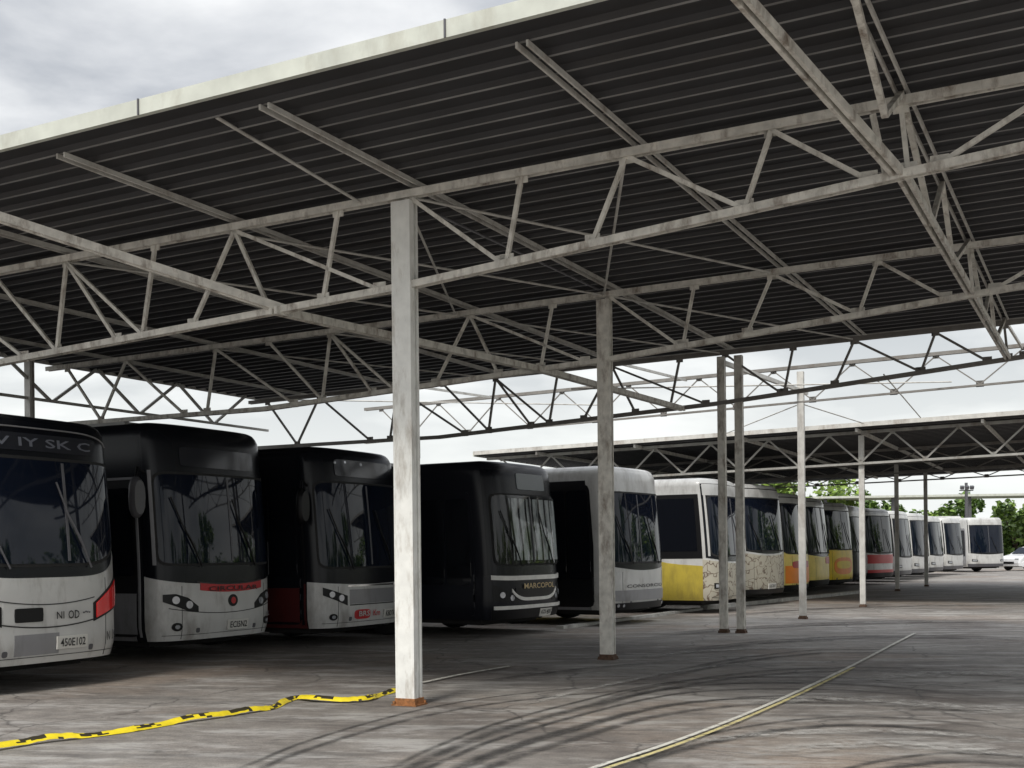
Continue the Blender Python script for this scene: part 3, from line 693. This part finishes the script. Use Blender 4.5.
# ------------------------------------------------------------------ car
def make_car(loc, rz, label, paint):
    root = empty('parked_car', (loc[0], loc[1], 0), rz); tag(root, label, 'car')
    L_, Wd = 4.1, 1.72
    prof = [(-2.05, .35), (-2.08, .62), (-2.0, .92), (-1.85, 1.02), (-1.35, 1.40), (-.9, 1.50), (0, 1.52), (.55, 1.42), (1.15, 1.02), (1.75, .90), (2.0, .72), (2.06, .5), (2.02, .3), (1.7, .24), (-1.8, .24)]
    m = MB(); rings = []
    for sx, sc1 in ((-1, .0), (-1, .9), (-.9, 1), (.9, 1), (1, .9), (1, 0)):
        pass
    secs = [(-Wd / 2, .94), (-Wd / 2 + .06, 1.0), (Wd / 2 - .06, 1.0), (Wd / 2, .94)]
    n = len(prof); V = []
    for y, k in secs:
        for x, z in prof:
            inw = .22 * max(0, (z - .95) / .55)
            V.append((x * (k if z < 1.0 else 1), y - math.copysign(inw, y), .24 + (z - .24) * (k * .5 + .5)))
    m.add(V, [(i * n + j, i * n + (j + 1) % n, (i + 1) * n + (j + 1) % n, (i + 1) * n + j) for i in range(3) for j in range(n)])
    m.add(V[:n], [tuple(range(n))]); m.add(V[-n:], [tuple(range(n))[::-1]])
    m.build('body', paint, root)
    for e in (-1, 1):
        g_ = MB()
        def sp_(x, z): return (x, e * (Wd / 2 - .22 * max(0, (z - .95) / .55) + .004), z)
        g_.add([sp_(-1.6, 1.04), sp_(-1.22, 1.36), sp_(-.32, 1.42), sp_(-.32, 1.02)], [(0, 1, 2, 3)]); g_.add([sp_(-.24, 1.02), sp_(-.24, 1.42), sp_(.42, 1.36), sp_(.92, 1.04)], [(0, 1, 2, 3)])
        g_.build('side_glass', M_glass, root)
        for x in (-1.28, 1.28):
            w = MB(); w.lathe([(.18, -.12), (.30, -.11), (.32, -.05), (.32, .05), (.30, .09), (.2, .1)], 20, 'x'); wo = w.build('wheel', M_rubber, root)
            wo.location = (x, e * (Wd / 2 - .06), .32); wo.rotation_euler = (0, 0, e * math.pi / 2)
            r_ = MB(); r_.lathe([(.04, .11), (.19, .095)], 16, 'x'); r_.build('rim', M_chrome, wo)
        hl = MB(); hl.box((1.93, e * .62, .70), (.16, .3, .13)); hl.build('headlight', M_lamp, root)
        tl = MB(); tl.box((-2.02, e * .66, .85), (.1, .24, .2)); tl.build('tail_light', M_redlamp, root)
        mr = MB(); mr.box((.72, e * (Wd / 2 + .06), 1.04), (.12, .16, .12)); mr.build('mirror', paint, root)
    w = MB(); w.add([(1.13, -.66, 1.045), (1.13, .66, 1.045), (.58, .58, 1.43), (.58, -.58, 1.43)], [(0, 1, 2, 3)]); w.build('windscreen', M_glass, root)
    w = MB(); w.add([(-1.83, -.6, 1.06), (-1.83, .6, 1.06), (-1.38, .54, 1.395), (-1.38, -.54, 1.395)], [(0, 1, 2, 3)]); w.build('rear_window', M_glass, root)
    # push panes clear of the skin
    root.children
    for o in [x for x in bpy.data.objects if x.parent == root and x.name.startswith(('windscreen', 'rear_window'))]:
        o.location = (.02 if o.name.startswith('wind') else -.02, 0, .012)
    b_ = MB(); b_.box((2.03, 0, .5), (.06, .9, .14)); b_.build('grille', M_black, root)
    return root
make_car((32.6, 75.0), R(-158), 'white hatchback parked beyond the last bus, cut by the right edge', mat('car_white', (.72, .73, .74), .25, coat=.6))

# ------------------------------------------------------------------ ground
def ground_mat():
    m = bpy.data.materials.new('worn_yard_concrete'); m.use_nodes = True
    nt = m.node_tree; N = nt.nodes; L = nt.links; p = N['Principled BSDF']
    tc = N.new('ShaderNodeTexCoord')
    rot = N.new('ShaderNodeMapping'); rot.inputs['Rotation'].default_value = (0, 0, R(8)); L.new(tc.outputs['Object'], rot.inputs['Vector'])
    def noise(scale, stretch=(1, 1, 1), det=8, rough=.6):
        mp = N.new('ShaderNodeMapping'); mp.inputs['Scale'].default_value = stretch; L.new(rot.outputs[0], mp.inputs['Vector'])
        n = N.new('ShaderNodeTexNoise'); n.inputs['Scale'].default_value = scale; n.inputs['Detail'].default_value = det; n.inputs['Roughness'].default_value = rough
        L.new(mp.outputs[0], n.inputs['Vector']); return n.outputs['Fac']
    def ramp(f, a, b, c0, c1):
        r = N.new('ShaderNodeValToRGB'); r.color_ramp.elements[0].position = a; r.color_ramp.elements[1].position = b
        r.color_ramp.elements[0].color = c0; r.color_ramp.elements[1].color = c1; L.new(f, r.inputs[0]); return r.outputs[0]
    def mix(fac, a, b, mode='MIX'):
        x = N.new('ShaderNodeMix'); x.data_type = 'RGBA'; x.blend_type = mode
        for k, v in ((0, fac), (6, a), (7, b)):
            if hasattr(v, 'links'): L.new(v, x.inputs[k])
            else: x.inputs[k].default_value = v
        return x.outputs[2]
    base = ramp(noise(.30, (1, 1, 1), 7, .65), .36, .66, (.135, .116, .102, 1), (.285, .268, .245, 1))
    brown = ramp(noise(.16, (1, 1, 1), 5, .6), .50, .62, (0, 0, 0, 1), (1, 1, 1, 1))
    def scaled(f, k):
        q = N.new('ShaderNodeMath'); q.operation = 'MULTIPLY'; q.inputs[1].default_value = k; L.new(f, q.inputs[0]); return q.outputs[0]
    c = mix(scaled(brown, .55), base, (.31, .24, .185, 1))
    agg = ramp(noise(70, (1, 1, 1), 4, .8), .30, .72, (.55, .55, .55, 1), (1.45, 1.45, 1.45, 1))
    c = mix(1.0, c, agg, 'MULTIPLY')
    mid = ramp(noise(5, (.8, 1.2, 1), 9, .8), .34, .66, (.62, .62, .63, 1), (1.32, 1.32, 1.30, 1))
    c = mix(1.0, c, mid, 'MULTIPLY')
    # worn pale laitance and dark rubber film, in ragged patches a little longer than wide
    pale = ramp(noise(1.3, (.45, 1.5, 1), 12, .82), .50, .58, (0, 0, 0, 1), (1, 1, 1, 1))
    c = mix(scaled(pale, .50), c, (.50, .49, .465, 1))
    dark = ramp(noise(.8, (.3, 1.9, 1), 12, .78), .53, .64, (0, 0, 0, 1), (1, 1, 1, 1))
    c = mix(scaled(dark, .55), c, (.055, .052, .050, 1))
    oil = ramp(noise(1.6, (1, 1, 1), 5, .6), .66, .72, (0, 0, 0, 1), (1, 1, 1, 1))
    c = mix(scaled(oil, .6), c, (.035, .032, .030, 1))
    # hairline cracks
    wn = N.new('ShaderNodeTexNoise'); wn.inputs['Scale'].default_value = 1.2; wn.inputs['Detail'].default_value = 6; L.new(rot.outputs[0], wn.inputs['Vector'])
    wm = N.new('ShaderNodeMix'); wm.data_type = 'VECTOR'; wm.inputs[0].default_value = .45; L.new(rot.outputs[0], wm.inputs[4]); L.new(wn.outputs['Color'], wm.inputs[5])
    vo = N.new('ShaderNodeTexVoronoi'); vo.feature = 'DISTANCE_TO_EDGE'; vo.inputs['Scale'].default_value = .55; L.new(wm.outputs[1], vo.inputs['Vector'])
    ck = ramp(vo.outputs['Distance'], .0, .006, (1, 1, 1, 1), (0, 0, 0, 1))
    c = mix(scaled(ck, .7), c, (.04, .037, .035, 1))
    L.new(c, p.inputs['Base Color'])
    rr = N.new('ShaderNodeMapRange'); rr.inputs[3].default_value = .5; rr.inputs[4].default_value = .85; L.new(noise(2.0, (.4, 1.5, 1)), rr.inputs[0]); L.new(rr.outputs[0], p.inputs['Roughness'])
    b = N.new('ShaderNodeBump'); b.inputs['Strength'].default_value = .35; b.inputs['Distance'].default_value = .01
    L.new(noise(45, (1, 1, 1), 6, .7), b.inputs['Height']); L.new(b.outputs[0], p.inputs['Normal'])
    return m
g = MB(); g.add([(-900, -300, 0), (900, -300, 0), (900, 1500, 0), (-900, 1500, 0)], [(0, 1, 2, 3)])
tag(g.build('ground', ground_mat()), kind='structure')

def strip_mat(name, col, amt, scale, stretch=1.0, soft=True, lo=.4, hi=.6):
    m = bpy.data.materials.new(name); m.use_nodes = True
    nt = m.node_tree; N = nt.nodes; L = nt.links; p = N['Principled BSDF']; p.inputs['Base Color'].default_value = (*col, 1); p.inputs['Roughness'].default_value = .75
    tc = N.new('ShaderNodeTexCoord'); n = N.new('ShaderNodeTexNoise'); n.inputs['Scale'].default_value = scale; n.inputs['Detail'].default_value = 8; n.inputs['Roughness'].default_value = .7
    L.new(tc.outputs['Object'], n.inputs['Vector'])
    r = N.new('ShaderNodeMapRange'); r.inputs[1].default_value = lo; r.inputs[2].default_value = hi; r.inputs[3].default_value = 0; r.inputs[4].default_value = amt
    L.new(n.outputs['Fac'], r.inputs[0]); out = r.outputs[0]
    if soft:
        sx = N.new('ShaderNodeSeparateXYZ'); L.new(tc.outputs['UV'], sx.inputs[0])
        # bell across the strip, fading at both ends
        def bell(o, k):
            a = N.new('ShaderNodeMath'); a.operation = 'SUBTRACT'; a.inputs[1].default_value = .5; L.new(o, a.inputs[0])
            b = N.new('ShaderNodeMath'); b.operation = 'ABSOLUTE'; L.new(a.outputs[0], b.inputs[0])
            c = N.new('ShaderNodeMapRange'); c.inputs[1].default_value = .5; c.inputs[2].default_value = .5 - k; c.inputs[3].default_value = 0; c.inputs[4].default_value = 1; L.new(b.outputs[0], c.inputs[0]); return c.outputs[0]
        for o in (bell(sx.outputs[1], .42), bell(sx.outputs[0], .25)):
            q = N.new('ShaderNodeMath'); q.operation = 'MULTIPLY'; L.new(out, q.inputs[0]); L.new(o, q.inputs[1]); out = q.outputs[0]
    L.new(out, p.inputs['Alpha']); return m
def smooth_path(pts, n=10):
    out = []
    P_ = [Vector(p) for p in pts]; P_ = [P_[0] * 2 - P_[1]] + P_ + [P_[-1] * 2 - P_[-2]]
    for i in range(1, len(P_) - 2):
        a, b, c, d = P_[i - 1:i + 3]
        for k in range(n):
            t = k / n; out.append(.5 * ((2 * b) + (c - a) * t + (2 * a - 5 * b + 4 * c - d) * t * t + (3 * b - a - 3 * c + d) * t ** 3))
    out.append(P_[-2]); return out
def strip(name, pts, w, z, m, smooth=True):
    pts = smooth_path(pts) if smooth else [Vector(p) for p in pts]
    V = []; n = len(pts)
    for i, p in enumerate(pts):
        d = (pts[min(i + 1, n - 1)] - pts[max(i - 1, 0)]).normalized(); s_ = Vector((-d.y, d.x)) * w / 2
        V += [(p.x + s_.x, p.y + s_.y, z), (p.x - s_.x, p.y - s_.y, z)]
    me = bpy.data.meshes.new(name); me.from_pydata(V, [], [(2 * i, 2 * i + 1, 2 * i + 3, 2 * i + 2) for i in range(n - 1)]); me.materials.append(m)
    uv = me.uv_layers.new(name='UVMap')
    for p in me.polygons:
        for li, vi in zip(p.loop_indices, p.vertices): uv.data[li].uv = ((vi // 2) / (n - 1), vi % 2)
    o = bpy.data.objects.new(name, me); COL.objects.link(o); tag(o, kind='structure'); return o
GP = lambda *ps: [ground(*p) for p in ps]
M_tyre = strip_mat('tyre_rubber_marks', (.030, .028, .028), .85, 2.5, lo=.30, hi=.55)
M_tyre2 = strip_mat('faint_tyre_marks', (.045, .042, .040), .6, 3, lo=.35, hi=.6)
M_scuff = strip_mat('pale_scuffs', (.50, .49, .46), .75, 7, lo=.40, hi=.62)
M_tyre = strip_mat('tyre_rubber_marks', (.04, .038, .036), .72, 3.5, lo=.24, hi=.58)
M_tyre2 = strip_mat('faint_tyre_marks', (.05, .047, .045), .65, 4, lo=.28, hi=.56)
marks = []
def fan(pts, offs, m, w):
    for k, (o, ww) in enumerate(zip(offs, w)): marks.append((m, ww, [(x, y + o * (.35 + .65 * (y - 600) / 160)) for x, y in pts]))
fan([(150, 800), (246, 766), (300, 744), (372, 722), (440, 706), (520, 694), (640, 684), (780, 682)], (0, 9), M_tyre2, (.09, .13))
fan([(330, 812), (375, 785), (420, 760), (455, 745), (497, 729), (573, 708), (656, 689), (727, 682), (833, 682), (940, 690), (1060, 704)], (-6, 3, 12, 26), M_tyre, (.10, .20, .12, .16))
fan([(400, 815), (445, 780), (500, 754), (570, 732), (660, 708), (760, 697), (860, 697), (1060, 712)], (0, 10), M_tyre2, (.12, .18))
fan([(560, 800), (640, 757), (740, 732), (833, 721), (927, 724), (1060, 742)], (-4, 6), M_tyre, (.10, .20))
fan([(760, 810), (840, 772), (910, 757), (980, 754), (1080, 764)], (0, 9), M_tyre, (.10, .16))
fan([(560, 718), (640, 690), (760, 672), (880, 668), (1080, 676)], (0, 6), M_tyre2, (.14, .18))
fan([(600, 690), (720, 662), (800, 652), (860, 650), (1080, 654)], (0, 6), M_tyre2, (.16, .22))
fan([(640, 655), (774, 641), (900, 636), (1080, 640)], (0, 4), M_tyre2, (.22, .35))
fan([(640, 637), (740, 628), (880, 622), (1080, 620)], (0, 4), M_tyre2, (.25, .4))
marks += [
    (M_tyre2, .5, [(700, 618), (850, 608), (1080, 604)]),
    (M_tyre2, .14, [(470, 684), (520, 677), (600, 668), (760, 655)]),
    (M_scuff, .20, [(500, 712), (590, 690), (680, 672), (780, 660)]),
    (M_scuff, .35, [(640, 748), (740, 738), (850, 732), (950, 736), (1060, 746)]),
    (M_scuff, .5, [(700, 762), (850, 746), (960, 750), (1060, 762)]),
    (M_scuff, .6, [(720, 706), (830, 700), (960, 708), (1060, 716)]),
    (M_scuff, .7, [(840, 682), (960, 674), (1060, 678)]),
    (M_scuff, .5, [(620, 661), (700, 652), (800, 648)]),
]
for k, (m, w, ps) in enumerate(marks): strip('tyre_mark' if m is not M_scuff else 'scuff_mark', GP(*ps), w, .0042 + .0005 * k, m)
M_wline = strip_mat('worn_white_line_paint', (.66, .65, .58), .95, 12, soft=False, lo=.30, hi=.50)
M_yline = strip_mat('worn_yellow_line_paint', (.66, .58, .26), .92, 12, soft=False, lo=.30, hi=.54)
ln = [(560, 783), (600, 768), (650, 752), (700, 734), (750, 714), (800, 692), (850, 668), (890, 647), (915, 634)]
strip('lane_line', GP(*ln), .05, .020, M_wline); 
strip('lane_line', GP(*[(x + 9 - (768 - y) * .05, y + 2 - (768 - y) * .012) for x, y in ln[:-2]]), .045, .022, M_yline)
strip('lane_line', GP((422, 684), (465, 675), (512, 667)), .07, .020, M_wline)
k0, k1 = ground(680, 612.5), ground(1000, 583)
kb = MB(); kb.bar((*ground(560, 629), .03), (*ground(700, 610), .03), .16, .06); kb.bar((*ground(704, 609.5), .05), (*ground(862, 593), .05), .2, .10)
tag(kb.build('kerb', mat('kerb_paint', (.42, .41, .38), .8, var=.25, vscale=3, dirt=GRIME, dirt_amt=.8)), kind='structure')

# hazard tape
tp = [(-40, 757), (0, 750), (40, 743.5), (85, 738), (130, 732), (170, 725), (215, 718.5), (250, 713), (272, 709), (285, 703), (297, 699.5), (315, 702), (345, 702.5), (368, 701), (380, 696), (396, 692)]
pts = smooth_path(GP(*tp), 8)
V = []; Fs = []; mi = []; acc = 0; n = len(pts)
for i, p in enumerate(pts):
    d = (pts[min(i + 1, n - 1)] - pts[max(i - 1, 0)]).normalized(); s_ = Vector((-d.y, d.x))
    if i: acc += (p - pts[i - 1]).length
    hgt = .026 + .014 * math.sin(acc * 3.1) + .008 * math.sin(acc * 9) + random.uniform(-.004, .004)
    for j, (u, z) in enumerate(((-.042, -.014), (-.028, .002), (-.012, .012), (.005, .022), (.020, .026), (.034, .014))):
        V.append((p.x + s_.x * u, p.y + s_.y * u, max(.006, hgt + z)))
    if i:
        for j in range(5):
            a = (i - 1) * 6 + j; Fs.append((a, a + 1, a + 7, a + 6))
            ph = acc % .55
            mi.append(1 if (j in (1, 2, 3) and ph < .24 and random.random() < .88) or j == 4 and random.random() < .35 or random.random() < .03 else 0)
tm = MB(); tm.v = V; tm.f = [list(f) for f in Fs]; tm.sm = [True] * len(Fs); tm.mi = mi
to = tm.build('barrier_tape', [mat('tape_yellow', (.78, .62, .03), .35, var=.12, vscale=12), mat('tape_black', (.04, .035, .02), .4)])
to.data.materials[0].node_tree.nodes['Principled BSDF'].inputs['Specular IOR Level'].default_value = .4
tag(to, 'yellow and black tape lying slack on the ground, running to the nearest column', 'tape')

# ------------------------------------------------------------------ trees
def leaf_mat(name, c0, c1):
    m = bpy.data.materials.new(name); m.use_nodes = True; nt = m.node_tree; N = nt.nodes; L = nt.links; p = N['Principled BSDF']
    g_ = N.new('ShaderNodeNewGeometry'); r = N.new('ShaderNodeValToRGB'); L.new(g_.outputs['Random Per Island'], r.inputs[0])
    r.color_ramp.elements[0].color = (*c0, 1); r.color_ramp.elements[1].color = (*c1, 1); L.new(r.outputs[0], p.inputs['Base Color']); p.inputs['Roughness'].default_value = .55
    return m
M_leaf = [leaf_mat('leaf_green', (.07, .13, .02), (.28, .40, .07)), leaf_mat('leaf_dark', (.045, .095, .02), (.17, .27, .055))]
M_bark = mat('bark', (.11, .085, .06), .9, var=.3, vscale=12)
def tree(x, y, h, r, k, label, seed, lowf=.12):
    rnd = random.Random(seed); root = empty('broadleaf_tree', (x, y, 0)); tag(root, label, 'tree', 'trees beyond the yard')
    t = MB(); t.tube([(0, 0, 0), (.1, 0, h * .3), (0, .1, h * .6)], [.24, .17, .09], 8)
    clumps = []
    for i in range(26):
        a = rnd.uniform(0, 6.28); rr = r * math.sqrt(rnd.random()) * .85; z = h * lowf + (h * (.94 - lowf)) * rnd.random() * (1 - .35 * (rr / r) ** 2)
        clumps.append((Vector((math.cos(a) * rr, math.sin(a) * rr, z)), rnd.uniform(.45, 1.0) * r * .34))
    for c, _ in clumps[:7]: t.tube([(0, 0, h * .28), (c * .5 + Vector((0, 0, h * .15))), c], [.09, .06, .02], 5)
    t.build('trunk', M_bark, root)
    b = MB()
    for c, cr in clumps:
        for j in range(130):
            d = Vector((rnd.gauss(0, 1), rnd.gauss(0, 1), rnd.gauss(0, .8))).normalized() * cr * rnd.uniform(.55, 1.08)
            p = c + d; s_ = rnd.uniform(.14, .34)
            u = Vector((rnd.gauss(0, 1), rnd.gauss(0, 1), rnd.gauss(0, .6))).normalized(); v = u.cross(Vector((rnd.gauss(0, 1), rnd.gauss(0, 1), 1))).normalized()
            b.add([p - u * s_, p + v * s_ * .6, p + u * s_, p - v * s_ * .6], [(0, 1, 2, 3)])
    b.build('crown', M_leaf[k], root); return root
TL = [(17.5, 92, 8.2, 4.0, 0, 'bright green tree seen left of the far canopy column, above the yellow bus'), (23.5, 96, 9.4, 4.2, 0, 'tallest bright green tree, just left of the first far canopy column'),
      (12.5, 98, 7.6, 3.6, 1, 'darker green tree, leftmost above the bus roofs'), (29.5, 100, 7.0, 3.4, 1, 'dark tree between the thin columns'),
      (34.5, 104, 5.6, 3.2, 0, 'small light green tree left of the floodlight post'), (39.5, 104, 5.9, 3.4, 1, 'dark small tree right of the floodlight post'),
      (44.5, 106, 5.9, 3.6, 0, 'light green tree above the nose of the last bus'), (40.2, 96, 5.0, 3.0, 1, 'dark tree directly behind the white car'),
      (49, 104, 6.2, 3.6, 1, 'dark green tree cut by the right edge'), (44.2, 98, 4.6, 2.6, 0, 'low light green tree behind the white car')]
protos = [tree(x, y, h, r, k, lb, 50 + i) for i, (x, y, h, r, k, lb) in enumerate(TL)]
for i, (x, y, sc1) in enumerate([(27, 112, .95), (31.5, 110, .9), (36, 113, .85), (41, 112, .9), (46, 113, .85), (51, 112, .95), (55, 110, .9), (38, 100, .62), (43, 101, .62), (47, 99, .66), (52, 101, .8)]):
    o = copy_tree(protos[(0, 2, 5, 3)[i % 4]]); o.location = (x, y, 0); o.rotation_euler = (0, 0, i * 1.7); hh = TL[(0, 2, 5, 3)[i % 4]][2]; o.scale = (1.1, 1.1, sc1 * 6.3 / hh)
    o['label'] = 'one of the bushy green trees massed behind the far end of the bus row'
# unseen trees added right of the view to darken the windscreen reflections
for i in range(9):
    o = copy_tree(protos[i % 2]); o.location = (41 + 5 * random.random(), -12 + i * 8.5, 0); o.rotation_euler = (0, 0, i * 1.3); o.scale = (1.15, 1.15, .9 + .25 * random.random())
    o['label'] = 'broadleaf tree in the line along the open right side of the yard, outside the photo'; o['group'] = 'trees along the open side of the yard'

# ------------------------------------------------------------------ light
SUN_EL, SUN_AZ = 48, 205     # azimuth clockwise from +Y
w = bpy.data.worlds.new('World'); sc.world = w; w.use_nodes = True
N = w.node_tree.nodes; L = w.node_tree.links; bg = N['Background']
sky = N.new('ShaderNodeTexSky'); sky.sky_type = 'NISHITA'; sky.sun_disc = False; sky.sun_elevation = R(SUN_EL); sky.sun_rotation = R(SUN_AZ)
sky.air_density = 1.5; sky.dust_density = 4
tc = N.new('ShaderNodeTexCoord'); sx = N.new('ShaderNodeSeparateXYZ'); L.new(tc.outputs['Generated'], sx.inputs[0])
def mth(op, a, b=None):
    m = N.new('ShaderNodeMath'); m.operation = op
    for i, v in enumerate((a, b)):
        if v is None: continue
        if hasattr(v, 'links'): L.new(v, m.inputs[i])
        else: m.inputs[i].default_value = v
    return m.outputs[0]
zz = mth('ADD', mth('MAXIMUM', sx.outputs[2], 0.0), .22)
cb = N.new('ShaderNodeCombineXYZ'); L.new(mth('DIVIDE', sx.outputs[0], zz), cb.inputs[0]); L.new(mth('DIVIDE', sx.outputs[1], zz), cb.inputs[1])
no = N.new('ShaderNodeTexNoise'); no.inputs['Scale'].default_value = 1.55; no.inputs['Detail'].default_value = 9; no.inputs['Roughness'].default_value = .52; no.inputs['Distortion'].default_value = .25
mp = N.new('ShaderNodeMapping'); mp.inputs['Location'].default_value = (3.3, 1.1, 0); L.new(cb.outputs[0], mp.inputs['Vector']); L.new(mp.outputs[0], no.inputs['Vector'])
cr = N.new('ShaderNodeValToRGB'); L.new(no.outputs['Fac'], cr.inputs[0])
e = cr.color_ramp.elements; e[0].position = .41; e[0].color = (2.45, 2.62, 2.95, 1); e[1].position = .585; e[1].color = (6.0, 6.05, 6.1, 1)
mx = N.new('ShaderNodeMix'); mx.data_type = 'RGBA'; mx.inputs[0].default_value = .93
hz = N.new('ShaderNodeMapRange'); hz.inputs[1].default_value = .05; hz.inputs[2].default_value = .26; hz.inputs[3].default_value = .85; hz.inputs[4].default_value = 0; L.new(sx.outputs[2], hz.inputs[0])
hm = N.new('ShaderNodeMix'); hm.data_type = 'RGBA'; L.new(hz.outputs[0], hm.inputs[0]); L.new(cr.outputs[0], hm.inputs[6]); hm.inputs[7].default_value = (6.3, 6.5, 6.4, 1)
L.new(sky.outputs[0], mx.inputs[6]); L.new(hm.outputs[2], mx.inputs[7]); zf = mth('ADD', mth('MULTIPLY', mth('MAXIMUM', mth('SUBTRACT', sx.outputs[2], .42), 0.0), 2.2), .97)
vm = N.new('ShaderNodeVectorMath'); vm.operation = 'SCALE'; L.new(mx.outputs[2], vm.inputs[0]); L.new(zf, vm.inputs['Scale'])
L.new(vm.outputs[0], bg.inputs[0]); bg.inputs[1].default_value = .10
sl = bpy.data.lights.new('sun', 'SUN'); so = bpy.data.objects.new('sun', sl); COL.objects.link(so)
sl.energy = 1.5; sl.angle = R(14); sl.color = (1, .96, .9)
az = R(SUN_AZ); el = R(SUN_EL)
dirv = Vector((math.sin(az) * math.cos(el), math.cos(az) * math.cos(el), math.sin(el)))
so.rotation_euler = dirv.to_track_quat('Z', 'Y').to_euler(); so.location = (0, 0, 30)

vs = sc.view_settings; vs.view_transform = 'Standard'; vs.look = 'None'; vs.gamma = 1; vs.exposure = 0.78; vs.use_curve_mapping = False
sc.render.engine = 'CYCLES'; sc.cycles.max_bounces = 5; sc.cycles.diffuse_bounces = 3; sc.cycles.glossy_bounces = 3; sc.cycles.transparent_max_bounces = 12
